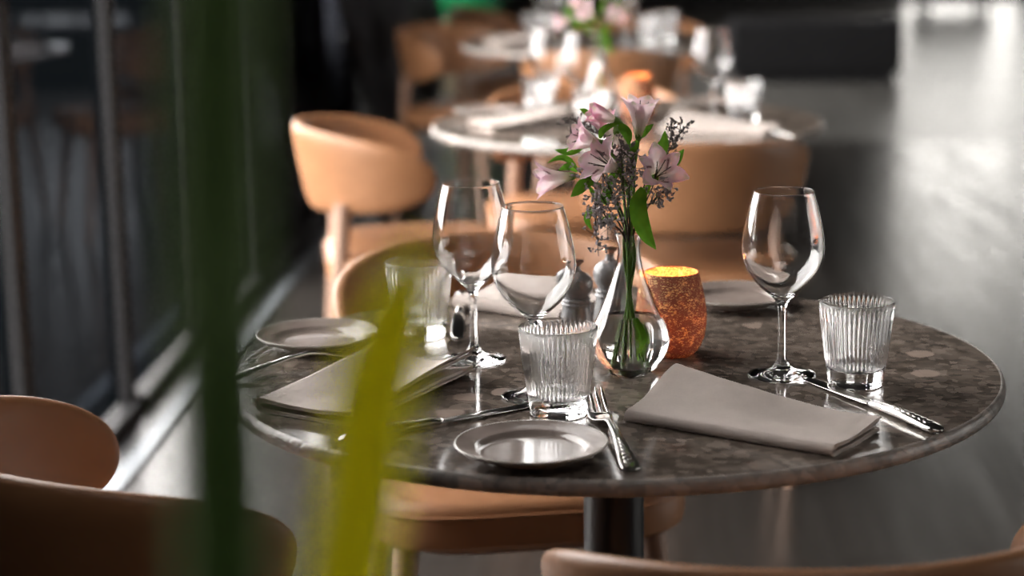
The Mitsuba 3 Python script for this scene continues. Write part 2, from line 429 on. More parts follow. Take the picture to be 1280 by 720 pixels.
seat_rings = [superring(.236 * s, .222 * s, z, cy=.022) for s, z in ((.86, .392), (.95, .394), (.99, .402), (1.0, .415), (1.0, .440), (.985, .452), (.955, .460), (.90, .4645), (.7, .468), (.35, .470))]
pr_ring = superring(.236 * 1.001, .222 * 1.001, .4455, n=96, cy=.022)
piping = tube(np.vstack([pr_ring, pr_ring[:2]]), 0.0028, 6)
frame = loft([superring(.165, .165, .372, cy=.015), superring(.180, .180, .376, cy=.015), superring(.180, .180, .394, cy=.015)])
CHAIR = [('seat', mikit.ply(loft(seat_rings), 'leather', 35)), ('seat__piping', mikit.ply(piping, 'leather', True)), ('seat_frame', mikit.ply(frame, 'wood', 30)),
         ('backrest', mikit.ply(backrest_mesh(), 'leather', True)),
         ('leg', mikit.ply(leg_mesh(-.215, -.205, -.172, -.160, .585), 'wood', 30)), ('leg_001', mikit.ply(leg_mesh(.215, -.205, .172, -.160, .585), 'wood', 30)),
         ('leg_002', mikit.ply(leg_mesh(-.210, .215, -.175, .170, .393), 'wood', 30)), ('leg_003', mikit.ply(leg_mesh(.210, .215, .175, .170, .393), 'wood', 30))]


def chair(x, y, fx, fy, label):
    k = put(CHAIR, 'dining_chair', at(x, y, 0, math.degrees(math.atan2(fy, fx)) - 90), label, 'chair', 'tan leather dining chairs')
    for i in ('', '_001', '_002', '_003'):
        labels[f'{k}__leg{i}'] = {'label': 'round tapered wooden leg'}
    return k


chair(-0.16, 0.57, 0.2, -0.97, 'tan leather chair behind the front table, its seat showing under the top')
chair(0.19, -0.47, -0.25, 0.97, 'brown leather chair nearest the viewer at the bottom right, only its backrest in view')
chair(-0.495, -0.22, 0.80, 0.60, 'dark leather chair left of the front table, half hidden by the blurred leaves')
chair(-0.510, 2.31, 1.0, 0.18, 'light tan chair to the left of the middle table, its curved back towards the viewer')
chair(0.14, 2.085, 0.02, 1.0, 'wide tan chair tucked under the front of the middle table')
chair(-0.11, 2.83, 0.1, -1.0, 'brown chair on the far side of the middle table, seen behind the glasses')
chair(-0.60, 5.05, 0.85, -0.5, 'tan chair left of the back table with a rounded light wing and dark inner back')
chair(-0.10, 4.225, 0.0, 1.0, 'brown chair tucked under the front of the back table')
chair(0.02, 5.12, 0.0, -1.0, 'tan chair on the far side of the back table, rising behind its tumblers')
chair(-0.50, 6.05, 1.0, 0.1, 'tan chair farthest back, in front of the beige planter')

# ------------------------------------------------------------------ tables
E_ = 0.0045
top_prof = [(0, -0.018), (0.444, -0.018)] + [(0.4445 + 0.0055 * math.sin(a), -0.009 - 0.009 * math.cos(a)) for a in np.linspace(0, PI, 13)]
rim_mesh = lathe([(0.4440, -0.0180)] + [(0.4440 + 0.0060 * math.sin(a), -0.009 - 0.009 * math.cos(a)) for a in np.linspace(0, PI, 13)][1:], 200)
face = lathe([(0, -0.018), (0.444, -0.018)], 200)
up = lathe([(0.444, 0.0), (0.0, 0.0)], 200)
TABLE = [('tabletop', mikit.ply(cat(face, up), 'stone', False)),
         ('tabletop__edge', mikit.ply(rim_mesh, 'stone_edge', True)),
         ('column', mikit.ply(lathe([(0, -.735), (.036, -.735), (.036, -.030), (.09, -.028), (.09, -.0185), (0, -.0185)], 48), 'black_metal', 30)),
         ('base', mikit.ply(lathe([(0, -.74), (.205, -.74), (.21, -.737), (.21, -.731), (.20, -.726), (.05, -.722), (.0, -.722)], 80), 'black_metal', 30))]
for (x, y), lab in zip(TABLES, ('round dark brown stone table in front, set with glasses, plates and flowers', 'round stone table in the middle distance, out of focus',
                                'round stone table farthest back, only its left edge showing past the glasses')):
    k = put(TABLE, 'dining_table', at(x, y, TABLE_H), lab, 'table')
    labels[k + '__tabletop'] = {'label': 'speckled polished brown stone top'}
    labels[k + '__column'] = {'label': 'black pedestal column'}

# ------------------------------------------------------------------ tableware (every proto stands on z = 0)


def smooth_profile(pts, n):
    """Resamples an (r, z) control polyline as a smooth curve."""
    return [tuple(p) for p in bez(pts, n)]


# wine glass: foot, stem and bowl share their cut edges, so that together they are one closed skin of glass
foot_p = [(0, 0.0006), (0.030, 0.0), (0.0376, 0.0002), (0.0388, 0.0010), (0.0386, 0.0018)] + smooth_profile([(0.0372, 0.0024), (0.026, 0.0042), (0.015, 0.0075), (0.0085, 0.0130), (0.0055, 0.0210), (0.0047, 0.030)], 22)
stem_p = [(0.0047, 0.030), (0.0044, 0.045), (0.0044, 0.060), (0.0046, 0.072)]
outer = smooth_profile([(0.0046, 0.072), (0.0052, 0.081), (0.0090, 0.0890), (0.0190, 0.0985), (0.0310, 0.1100), (0.0410, 0.1240), (0.0462, 0.1400), (0.0466, 0.1540), (0.0438, 0.1740), (0.0385, 0.1970), (0.0338, 0.2135)], 60)
rimp = [(0.0337, 0.2143), (0.0332, 0.2146), (0.0327, 0.2142)]
inner = smooth_profile([(0.0326, 0.2133), (0.0373, 0.1970), (0.0426, 0.1740), (0.0454, 0.1540), (0.0450, 0.1405), (0.0397, 0.1252), (0.0297, 0.1118), (0.0180, 0.1012), (0.0085, 0.0948), (0.0, 0.0930)], 54)
inner[-1] = (0.0, inner[-1][1])
WINE = [('foot', mikit.ply(lathe(foot_p, 96), 'glass', 40)), ('stem', mikit.ply(lathe(stem_p, 96), 'glass', True)), ('bowl', mikit.ply(lathe(outer + rimp + inner, 128), 'glass', 60))]

# ribbed tumbler
out_p = [(0, 0.0012), (0.022, 0.0010), (0.0285, 0.0), (0.0305, 0.0008), (0.0312, 0.0028), (0.0320, 0.012), (0.0327, 0.0185)]
n_plain = len(out_p)
out_p += [(0.0331 + (0.0419 - 0.0331) * t, 0.0205 + (0.0905 - 0.0205) * t) for t in np.linspace(0, 1, 10)]
n_rib = len(out_p)
out_p += [(0.0424, 0.0945), (0.0425, 0.0958), (0.0420, 0.0966), (0.0412, 0.0966), (0.0405, 0.0957)]
in_p = [(0.0399, 0.0905), (0.0380, 0.070), (0.0355, 0.046), (0.0331, 0.0265), (0.0318, 0.0215), (0.0270, 0.0188), (0.0150, 0.0178), (0.0, 0.0176)]
RIBS = 48


def rib_mod(i, a):
    if n_plain <= i < n_rib:
        t = (i - n_plain) / (n_rib - n_plain - 1)
        amp = 0.065 * min(1, 6 * t + .25) * min(1, 5 * (1 - t) + 0.05)
        return 1 + amp * (np.abs(np.cos(a * RIBS / 2)) ** 0.8 - 0.75)
    return np.ones_like(a)


TUMBLER = [('', mikit.ply(lathe(out_p + in_p, RIBS * 10, rib_mod), 'glass', 50))]

# bread plate
PLATE = [('', mikit.ply(lathe([(0, 0.0022), (0.038, 0.0020), (0.040, 0.0), (0.0435, 0.0), (0.0450, 0.0025), (0.055, 0.0052), (0.0715, 0.0120), (0.0755, 0.0146)], 110), 'glaze', 30)),
         ('rim', mikit.ply(lathe([(0.0755, 0.0146), (0.0768, 0.0156), (0.0770, 0.0168), (0.0762, 0.0175), (0.0749, 0.0172)], 110), 'glaze_rim', True)),
         ('well', mikit.ply(lathe([(0.0749, 0.0172), (0.0700, 0.0152), (0.0640, 0.0136), (0.0585, 0.0122), (0.0560, 0.0112), (0.0535, 0.0088), (0.0510, 0.0070), (0.0470, 0.0058), (0.0400, 0.0052), (0.020, 0.0050), (0, 0.0050)], 110), 'glaze', True))]
PLATE = [('base' if p == '' else p, d) for p, d in PLATE]

# vase and its water
vo = smooth_profile([(0.0245, 0.0016), (0.0330, 0.0085), (0.0425, 0.0240), (0.0466, 0.0400), (0.0440, 0.0530), (0.0370, 0.0670), (0.0285, 0.0880), (0.0205, 0.1100), (0.0148, 0.1300), (0.0131, 0.1450), (0.0142, 0.1570), (0.0172, 0.1655)], 60)
vi = smooth_profile([(0.0152, 0.1652), (0.0123, 0.1565), (0.0112, 0.1450), (0.0129, 0.1300), (0.0184, 0.1100), (0.0262, 0.0880), (0.0346, 0.0672), (0.0414, 0.0530), (0.0438, 0.0400), (0.0398, 0.0245), (0.0310, 0.0115), (0.0200, 0.0072)], 54)
VASE = [('', mikit.ply(lathe([(0, 0.0008), (0.020, 0.0008), (0.0225, 0.0)] + vo + [(0.0170, 0.1666), (0.0160, 0.1664)] + vi + [(0, 0.0066)], 110), 'glass', 50))]
LEVEL = 0.0650
wi = [(r + 0.0003, z) for r, z in vi if z < LEVEL - 0.001][::-1]
rl = float(np.interp(LEVEL, [z for r, z in vi][::-1], [r for r, z in vi][::-1])) + 0.0003
WATER = [('', mikit.ply(lathe([(0, 0.0063), (0.0195, 0.0069)] + wi + [(rl, LEVEL), (rl - 0.0015, LEVEL - 0.0004), (0, LEVEL - 0.0004)], 110), 'water_mat', 50))]

# votive holder, candle and flame
ho = smooth_profile([(0.0250, 0.0010), (0.0330, 0.0080), (0.0395, 0.0240), (0.0420, 0.0430), (0.0408, 0.0620), (0.0370, 0.0830), (0.0322, 0.1010)], 40)
hi = smooth_profile([(0.0312, 0.1008), (0.0360, 0.0828), (0.0397, 0.0620), (0.0408, 0.0430), (0.0384, 0.0245), (0.0320, 0.0095), (0.0240, 0.0040)], 36)
VOTIVE = [('', mikit.ply(lathe([(0, 0.0), (0.0225, 0.0)] + ho + [(0.0317, 0.1016)] + hi + [(0, 0.0036)], 90), 'votive_glass', True))]
def moved(m, x, y):
    m.apply_translation([x, y, 0])
    return m


CANDLE = [('wax', mikit.ply(lathe([(0, 0.0042), (0.0110, 0.0042), (0.0115, 0.006), (0.0115, 0.0225), (0.0108, 0.0240), (0.010, 0.0232), (0, 0.0230)], 48), 'wax', 30)),
          ('wick', mikit.ply(tube([[-.002, -.002, .0226], [-.0030, -.003, .0270], [-.0036, -.0036, .0300]], 0.0007), 'black_metal', True)),
          ('flame', {**mikit.ply(moved(lathe([(0, 0.0285), (0.0022, 0.0305), (0.0036, 0.0345), (0.0034, 0.0390), (0.0020, 0.0450), (0.0008, 0.0500), (0, 0.0525)], 20), -.0036, -.0036), None, True),
                     'emitter': {'type': 'area', 'radiance': rgb(19.0, 10.0, 3.6)}})]

# salt and pepper mills
mb = smooth_profile([(0.0200, 0.0020), (0.0212, 0.0060), (0.0205, 0.0160), (0.0186, 0.0270), (0.0176, 0.0330)], 16)
MILL = [('body', mikit.ply(lathe([(0, 0), (0.0180, 0), (0.0198, 0.0006)] + mb + [(0.0190, 0.0338), (0.0192, 0.0362), (0.0182, 0.0375), (0.0172, 0.0380), (0.0178, 0.0392), (0.0184, 0.0410), (0.0174, 0.0428), (0.0150, 0.0436), (0, 0.0436)], 64), 'grey_ceramic', 40)),
        ('head', mikit.ply(lathe([(0, 0.0430), (0.0120, 0.0430)] + smooth_profile([(0.0150, 0.0445), (0.0198, 0.0520), (0.0213, 0.0600), (0.0190, 0.0690), (0.0125, 0.0745), (0.0070, 0.0768)], 24) + [(0.0055, 0.0800), (0.0052, 0.0850), (0, 0.0852)], 64), 'grey_ceramic', 40)),
        ('knob', mikit.ply(lathe([(0, 0.0846), (0.0054, 0.0848), (0.0066, 0.0868), (0.0100, 0.0890), (0.0106, 0.0902), (0.0098, 0.0910), (0.0040, 0.0908), (0, 0.0907)], 40), 'copper', 40))]


def section(w, t, n=14, e=2.6):
    a = np.arange(n) * 2 * PI / n
    c, s = np.cos(a), np.sin(a)
    return w / 2 * np.sign(c) * np.abs(c) ** (2 / e), t / 2 * np.sign(s) * np.abs(s) ** (2 / e)


def blade_loft(rows, n=14, e=2.6):
    """rows: (x, y, z of the middle, width, thickness) -> loft along x."""
    rings = []
    for x, y, z, w, t in rows:
        sy, sz = section(w, t, n, e)
        rings.append(np.stack([np.full(n, x), y + sy, z + sz], 1))
    return loft(rings)


def interp_rows(keys, n):
    k = np.array(keys, float)
    t = np.linspace(0, len(k) - 1, n)
    return bez(k, n)


FL = 0.254
zf = lambda x: float(np.interp(x, [0, .015, .035, .055, .07, .085, .10, .12, .15, .19, .235, FL], [.0195, .0130, .0060, .0028, .0030, .0066, .0112, .0150, .0142, .0100, .0045, .0030]))
tines = []
for k in range(4):
    y = (k - 1.5) * 0.0070
    xs = np.linspace(0, 0.053, 12)
    tines.append(blade_loft([(x, y * (0.94 + .06 * x / .05), zf(x), 0.0012 + 0.0026 * min(1, x / .014), 0.0016 + 0.0008 * x / .05) for x in xs], 10))
hx = np.linspace(0.048, 0.083, 16)
head = blade_loft([(x, 0, zf(x), float(np.interp(x, [.048, .055, .066, .075, .083], [.0248, .0262, .0235, .0140, .0078])), 0.0026) for x in hx], 18)
hh = np.linspace(0.080, FL, 48)
handle = blade_loft([(x, 0, zf(x), float(np.interp(x, [.08, .10, .13, .17, .205, .235, .249, FL - .001, FL], [.0085, .0068, .0072, .0102, .0160, .0205, .0195, .0110, .003])),
                      float(np.interp(x, [.08, .12, .2, FL - .002, FL], [.0032, .0046, .0042, .0036, .001]))) for x in hh], 20, 2.2)
relief = [trimesh.creation.icosphere(2, 1.0) for _ in range(7)]
for i, m in enumerate(relief):
    x = 0.178 + i * 0.0095
    m.apply_scale([0.0050, 0.0016 + 0.0006 * i, 0.0012]); m.apply_translation([x, 0, zf(x) + 0.0018])
FORK = [('head', mikit.ply(cat(head, *tines), 'steel', True)), ('handle', mikit.ply(cat(handle, *relief), 'steel', True))]

KL = 0.262
kb = np.linspace(0.0, 0.140, 26)
blade_m = blade_loft([(x, 0.002 * math.sin(min(1, x / .03) * PI / 2) - .002, 0.0016 + 0.0022 * x / .14, float(np.interp(x, [0, .003, .010, .03, .10, .128, .140], [.002, .008, .0145, .0185, .0178, .0150, .0105])), float(np.interp(x, [0, .02, .14], [.0010, .0018, .0034]))) for x in kb], 16, 2.0)
kh = np.linspace(0.137, KL, 40)
khandle = blade_loft([(x, -0.001, float(np.interp(x, [.137, .15, .2, KL], [.0042, .0050, .0060, .0052])), float(np.interp(x, [.137, .143, .150, .18, .22, .248, .258, KL], [.0112, .0125, .0108, .0130, .0172, .0195, .0165, .005])),
                       float(np.interp(x, [.137, .15, .22, .255, KL], [.0062, .0085, .0098, .0085, .002]))) for x in kh], 20, 2.3)
krel = [trimesh.creation.icosphere(2, 1.0) for _ in range(7)]
for i, m in enumerate(krel):
    x = 0.178 + i * 0.0105
    m.apply_scale([0.0055, 0.0020 + 0.0005 * i, 0.0012]); m.apply_translation([x, -.001, float(np.interp(x, [.15, .2, KL], [.0093, .0108, .0095]))])
KNIFE = [('blade', mikit.ply(blade_m, 'steel', True)), ('handle', mikit.ply(cat(khandle, *krel), 'steel', True))]


def napkin(L, W, flip, lift, seed, height=0.0125):
    """A folded cloth: an outer fold around an inner fold, fold edge along v = 0, both ends open. lift(u, v) raises the stack (0..1 inputs)."""
    th = 0.0019
    def u_fold(v0, zb, zt):
        r = (zt - zb) / 2
        pts = [[v, zb] for v in np.linspace(W, v0 + r, 26)]
        pts += [[v0 + r - r * math.sin(a), zb + r - r * math.cos(a)] for a in np.linspace(0, PI, 9)[1:-1]]
        pts += [[v, zt] for v in np.linspace(v0 + r, W, 26)]
        return np.array(pts)
    out = []
    for v0, zb, zt, wk in ((0.0, th / 2 + .0002, height, 1.0), (0.0048, th * 1.5 + .0009, height - th - .0007, 0.97)):
        c = u_fold(v0, zb, zt)
        c[:, 0] = v0 + (c[:, 0] - v0) * wk
        t = np.gradient(c, axis=0); t /= np.linalg.norm(t, axis=1, keepdims=True)
        nrm = np.stack([t[:, 1], -t[:, 0]], 1)
        ring2 = np.vstack([c + nrm * th / 2, (c - nrm * th / 2)[::-1]])
        rings = []
        for u in np.linspace(0, 1, 56):
            v = ring2[:, 0] / W
            z = ring2[:, 1].copy()
            uu = np.full_like(v, u)
            hem = 0.0009 * np.exp(-((uu * L - 0.014) / 0.0012) ** 2) + 0.0009 * np.exp(-(((1 - uu) * L - 0.014) / 0.0012) ** 2)
            press = 1 - 0.30 * np.sin(PI * np.clip(v, 0, 1)) ** 2 * (0.6 + 0.4 * meshkit.noise(np.stack([uu * 3 + seed, v * 2, uu * 0], -1)))
            wr = 0.0016 * (meshkit.fbm(np.stack([uu * 5 + seed, v * 3 + .5, uu * 0 + seed], -1), 3) - .5)
            top = np.clip((z - 0.003) / (height - 0.003), 0, 1)
            zz = z * press - hem * (z > height * .8) + wr * top + np.array([lift(a, min(1, max(0, b))) for a, b in zip(uu, v)]) * (0.35 + 0.65 * top)
            edge = 0.0016 * (meshkit.noise(np.stack([uu * 7 + seed, z * 300, uu * 0 + 2], -1)) - .5)
            x = u * L + 0.0022 * (meshkit.noise(np.stack([v * 4, z * 260, uu * 0 + seed + 9 * u], -1)) - .5)
            y = ring2[:, 0] + edge * (v > .5)
            rings.append(np.stack([x, y * (-1 if flip else 1), np.maximum(zz, 0.0001)], 1))
        rings = np.array(rings)
        k, m, _ = rings.shape
        f = []
        for i in range(k - 1):
            for j in range(m):
                a, b, c_, d = i * m + j, i * m + (j + 1) % m, (i + 1) * m + (j + 1) % m, (i + 1) * m + j
                f += [[a, b, c_], [a, c_, d]]
        h = m // 2
        for base, rev in ((0, False), ((k - 1) * m, True)):
            for j in range(h - 1):
                a, b, c_, d = base + j, base + j + 1, base + m - 2 - j, base + m - 1 - j
                f += [[a, c_, b], [a, d, c_]] if not rev else [[a, b, c_], [a, c_, d]]
        me = trimesh.Trimesh(rings.reshape(-1, 3), np.array(f), process=False)
        if me.volume < 0:
            me.invert()
        out.append(me)
    return [('', mikit.ply(cat(*out), 'linen', 55))]


sm = lambda t: t * t * (3 - 2 * t)
NAP_R = napkin(0.243, 0.108, False, lambda u, v: 0.028 * sm(v) * max(0, 1 - u * 1.25) ** 1.3 - 0.002 * math.sin(PI * v) * u + 0.004 * sm(v) * u, 1)
NAP_L = napkin(0.245, 0.128, True, lambda u, v: (0.020 * (2 * v - 1) ** 2 * (1 if v > .5 else .8)) * sm(u) + 0.003 * (1 - v) * (1 - u), 2, 0.0145)
NAP_B = napkin(0.170, 0.115, False, lambda u, v: 0.002 * math.sin(u * 5), 3, 0.0170)

# ------------------------------------------------------------------ laid tables


def lay(table, z=TABLE_H):
    tx, ty = TABLES[table]
    return lambda x, y, deg=0.0: at(tx + x, ty + y, z, deg)


t1, t2, t3 = lay(0), lay(1), lay(2)
Z = (('front', t1), ('middle', t2), ('back', t3))

put(WINE, 'wine_glass', t1(0.1946, -0.0448), 'clear wine glass standing alone on the right of the front table beside a tumbler', 'wine glass', 'wine glasses')
put(WINE, 'wine_glass', t1(-0.1656, 0.0300), 'clear wine glass on the left of the front table, farther one of the close pair', 'wine glass', 'wine glasses')
put(WINE, 'wine_glass', t1(-0.0835, -0.1370), 'clear wine glass behind the front tumbler, the nearer one of the close pair', 'wine glass', 'wine glasses')
put(TUMBLER, 'tumbler', t1(0.2742, -0.0850, 3), 'ribbed glass tumbler on the right of the front table over the knife blade', 'tumbler', 'ribbed tumblers')
put(TUMBLER, 'tumbler', t1(-0.0549, -0.2092), 'ribbed glass tumbler nearest the viewer, behind the bread plate and fork', 'tumbler', 'ribbed tumblers')
put(TUMBLER, 'tumbler', t1(-0.2438, 0.1556, 5), 'ribbed glass tumbler on the left rear of the front table beside the far wine glass', 'tumbler', 'ribbed tumblers')
put(PLATE, 'bread_plate', t1(-0.0757, -0.3712), 'small glazed taupe plate at the front edge of the front table', 'plate', 'bread plates')
put(PLATE, 'bread_plate', t1(-0.3667, 0.1063), 'small glazed taupe plate at the left edge of the front table', 'plate', 'bread plates')
put(PLATE, 'bread_plate', t1(0.1566, 0.3320), 'small glazed plate at the rear of the front table, right of the candle', 'plate', 'bread plates')
A = lambda ax, ay, bx, by: math.degrees(math.atan2(by - ay, bx - ax))
put(NAP_R, 'napkin', t1(0.0155, -0.2439, A(0.0155, -0.2439, 0.2216, -0.3724)), 'folded taupe linen napkin at the front right of the front table', 'napkin', 'folded napkins')
put(NAP_L, 'napkin', t1(-0.3849, -0.2044, A(-0.3849, -0.2044, -0.2717, 0.0103)), 'folded taupe linen napkin on the left of the front table beside the knife', 'napkin', 'folded napkins')
put(NAP_B, 'napkin', t1(-0.2190, 0.3120, -31), 'folded napkin at the rear of the front table behind the wine glasses', 'napkin', 'folded napkins')
put(KNIFE, 'table_knife', t1(0.2190, -0.0600, A(0.2228, -0.0673, 0.3417, -0.2971)), 'steel table knife on the right of the front table in front of the tumbler', 'knife', 'steel knives')
put(KNIFE, 'table_knife', t1(-0.0700, -0.1670, A(-0.0893, -0.1872, -0.2549, -0.3192)), 'steel table knife between the left napkin and the front bread plate', 'knife', 'steel knives')
put(KNIFE, 'table_knife', t1(-0.1960, 0.1350, 94), 'dark knife lying behind the left tumbler of the front table', 'knife', 'steel knives')
put(FORK, 'dinner_fork', t1(-0.0199, -0.1736, A(-0.0199, -0.1736, 0.0248, -0.4235)), 'steel fork to the right of the front bread plate', 'fork', 'steel forks')
put(FORK, 'dinner_fork', t1(-0.2790, 0.0927, A(-0.2790, 0.0927, -0.4364, -0.0721)), 'steel fork in front of the left bread plate', 'fork', 'steel forks')
put(MILL, 'pepper_mill', t1(-0.0480, 0.1820), 'small grey mill with copper knob, the nearer of two behind the wine glass', 'mill', 'grey mills')
put([(a, {**d}) for a, d in MILL], 'pepper_mill', T().translate([-0.0060, 0.2170, TABLE_H]).scale([1.0, 1.0, 1.10]), 'taller grey mill with copper knob just left of the flower vase', 'mill', 'grey mills')
VX, VY = 0.0202, -0.0290
put(VASE, 'glass_vase', t1(VX, VY), 'clear round-bellied glass vase holding flowers on the front table', 'vase')
put(WATER, 'water', t1(VX, VY), 'water in the belly of the glass vase on the front table', 'water')
put(VOTIVE, 'votive_holder', t1(0.0700, 0.0580), 'glowing copper glass candle holder right of the vase on the front table', 'candle holder')
put(CANDLE, 'tea_candle', t1(0.0585, 0.0470), 'small lit candle inside the copper glass holder on the front table', 'candle')

# middle table
put(WINE, 'wine_glass', t2(0.195, -0.03), 'wine glass alone on the right of the middle table beside a tumbler', 'wine glass', 'wine glasses')
put(WINE, 'wine_glass', t2(-0.176, 0.03), 'leftmost wine glass on the middle table, out of focus', 'wine glass', 'wine glasses')
put(WINE, 'wine_glass', t2(-0.095, -0.10), 'second wine glass from the left on the middle table, out of focus', 'wine glass', 'wine glasses')
put(TUMBLER, 'tumbler', t2(0.266, -0.02), 'tumbler at the right of the middle table beside the lone wine glass', 'tumbler', 'ribbed tumblers')
put(TUMBLER, 'tumbler', t2(-0.075, -0.20), 'tumbler at the front of the middle table behind the pink flowers', 'tumbler', 'ribbed tumblers')
put(TUMBLER, 'tumbler', t2(-0.205, 0.10), 'leftmost tumbler on the middle table', 'tumbler', 'ribbed tumblers')
put(PLATE, 'bread_plate', t2(-0.335, 0.14), 'small plate at the left edge of the middle table', 'plate', 'bread plates')
put(PLATE, 'bread_plate', t2(0.19, 0.27), 'small plate at the right rear of the middle table', 'plate', 'bread plates')
put(NAP_R, 'napkin', t2(0.07, -0.20, -22), 'folded napkin at the front right of the middle table', 'napkin', 'folded napkins')
put(NAP_L, 'napkin', t2(-0.36, -0.06, 30), 'folded napkin at the left of the middle table', 'napkin', 'folded napkins')
put(FORK, 'dinner_fork', t2(-0.20, -0.12, 205), 'fork at the left front of the middle table', 'fork', 'steel forks')
put(KNIFE, 'table_knife', t2(0.24, -0.10, -62), 'knife at the right front of the middle table', 'knife', 'steel knives')
V2X, V2Y = -0.06, 0.04
put(VASE, 'glass_vase', t2(V2X, V2Y), 'clear glass vase with flowers on the middle table, out of focus', 'vase')
put(WATER, 'water', t2(V2X, V2Y), 'water in the glass vase on the middle table', 'water')
put(VOTIVE, 'votive_holder', t2(0.025, 0.04), 'glowing orange candle holder on the middle table', 'candle holder')
put(CANDLE, 'tea_candle', t2(0.020, 0.03), 'small lit candle inside the orange holder on the middle table', 'candle')

# back table
put(WINE, 'wine_glass', t3(0.10, -0.05), 'right wine glass on the back table, far out of focus', 'wine glass', 'wine glasses')
put(WINE, 'wine_glass', t3(-0.16, 0.03), 'left wine glass on the back table, far out of focus', 'wine glass', 'wine glasses')
put(WINE, 'wine_glass', t3(-0.09, -0.13), 'wine glass in the middle of the back table, far out of focus', 'wine glass', 'wine glasses')
put(TUMBLER, 'tumbler', t3(-0.215, 0.08), 'left tumbler of the pair on the left of the back table', 'tumbler', 'ribbed tumblers')
put(TUMBLER, 'tumbler', t3(-0.170, -0.06), 'right tumbler of the pair on the left of the back table', 'tumbler', 'ribbed tumblers')
put(TUMBLER, 'tumbler', t3(0.175, -0.10), 'left tumbler of the pair on the right of the back table', 'tumbler', 'ribbed tumblers')
put(TUMBLER, 'tumbler', t3(0.240, 0.03), 'right tumbler of the pair on the right of the back table', 'tumbler', 'ribbed tumblers')
put(PLATE, 'bread_plate', t3(-0.30, 0.12), 'small plate at the left edge of the back table', 'plate', 'bread plates')
put(NAP_L, 'napkin', t3(-0.37, -0.05, 28), 'folded napkin on the left of the back table', 'napkin', 'folded napkins')

# ------------------------------------------------------------------ flowers (coordinates in metres from the vase's foot)


def petal(base, axis, side, length, width, flare, open_, hue, spots, curl):
    """One spoon-shaped petal that leaves the bloom's axis towards side."""
    n, m = 12, 7
    v, cols = [], []
    tang = np.cross(axis, side)
    for i in range(n + 1):
        s = i / n
        out = 0.06 * length + length * (0.20 * s + open_ * 0.50 * s ** 2.2)
        fwd = length * (s - 0.34 * open_ * s ** 3 - curl * s ** 5)
        w = width * 1.25 * (0.14 + 0.86 * math.sin(PI * min(1, 0.06 + s * 0.94) ** 2.0) ** 0.6)
        for j in range(m):
            t = (j - (m - 1) / 2) / ((m - 1) / 2)
            cup = 0.30 * w * t * t * (1 - .3 * s)
            rip = 0.02 * width * math.sin(9 * s + 4 * t + hue * 7)
            v.append(base + axis * (fwd) + side * (out - cup + rip) + tang * (w * .5 * t))
            k = s
            green = np.array([0.52, 0.56, 0.20]); white = np.array([0.90, 0.82, 0.78]); pink = np.array([[0.88, 0.66, 0.74], [0.84, 0.55, 0.67], [0.74, 0.32, 0.47]][hue])
            c = green * max(0, 1 - k / .30) + white * (1 - max(0, 1 - k / .30))
            f = np.clip((k - .38) / .5, 0, 1) * (0.55 + 0.45 * abs(t))
            c = c * (1 - f) + pink * f
            if k > .9 and abs(t) < .35:
                c = c * .5 + np.array([.40, .42, .16]) * .5
            if spots and .35 < k < .8 and abs(t) < .6 and (i * 5 + j * 3) % 4 == 0:
                c = np.array([0.14, 0.03, 0.05])
            cols.append(c)
    f = []
    for i in range(n):
        for j in range(m - 1):
            a = i * m + j
            f += [[a, a + 1, a + m + 1], [a, a + m + 1, a + m]]
    return mikit.ply(trimesh.Trimesh(np.array(v), np.array(f), process=False), 'petal_mat', True, color=np.array(cols))


def bloom_parts(b, tag):
    base, tip, w, op, hue = np.array(b[0]), np.array(b[1]), b[2], b[3], b[4]
    axis = tip - base
    L = float(np.linalg.norm(axis)); axis /= L
    L = max(L, 0.038) * (1.06 + 0.25 * op)
    u = np.cross(axis, [0.3, 1, 0.2]); u /= np.linalg.norm(u)
    w_ = np.cross(axis, u)
    parts = []
    for k in range(6):
        a = k * PI / 3 + 0.4 + hue
        side = u * math.cos(a) + w_ * math.sin(a)
        inner = k % 2
        parts.append((f'{tag}__petal' + (f'_{k:03d}' if k else ''), petal(base, axis, side, L * (1.0 if not inner else 0.98), w * (1.0 if not inner else 0.72), 0, op * (1.0 if not inner else 0.85), hue, inner == 1, 0.02 * k % .05)))
    if op > .3:
        st = []
        for k in range(5):
            a = k * 2 * PI / 5
            d = (u * math.cos(a) + w_ * math.sin(a)) * .18 * L
            st.append(tube(bez([base + axis * L * .1, base + axis * L * .5 + d * .5, base + axis * L * .78 + d], 6), 0.0005, 5))
        parts.append((f'{tag}__stamens', mikit.ply(cat(*st), 'dry_stem', True)))
    calyx = loft([base - axis * .003 + np.outer(np.cos(np.arange(10) * PI / 5), u) * .0016 + np.outer(np.sin(np.arange(10) * PI / 5), w_) * .0016,
                  base + axis * .002 + np.outer(np.cos(np.arange(10) * PI / 5), u) * .0042 + np.outer(np.sin(np.arange(10) * PI / 5), w_) * .0042,
                  base + axis * .008 + np.outer(np.cos(np.arange(10) * PI / 5), u) * .0046 + np.outer(np.sin(np.arange(10) * PI / 5), w_) * .0046])
    parts.append((f'{tag}__calyx', mikit.ply(calyx, 'stem_mat', True)))
    return parts


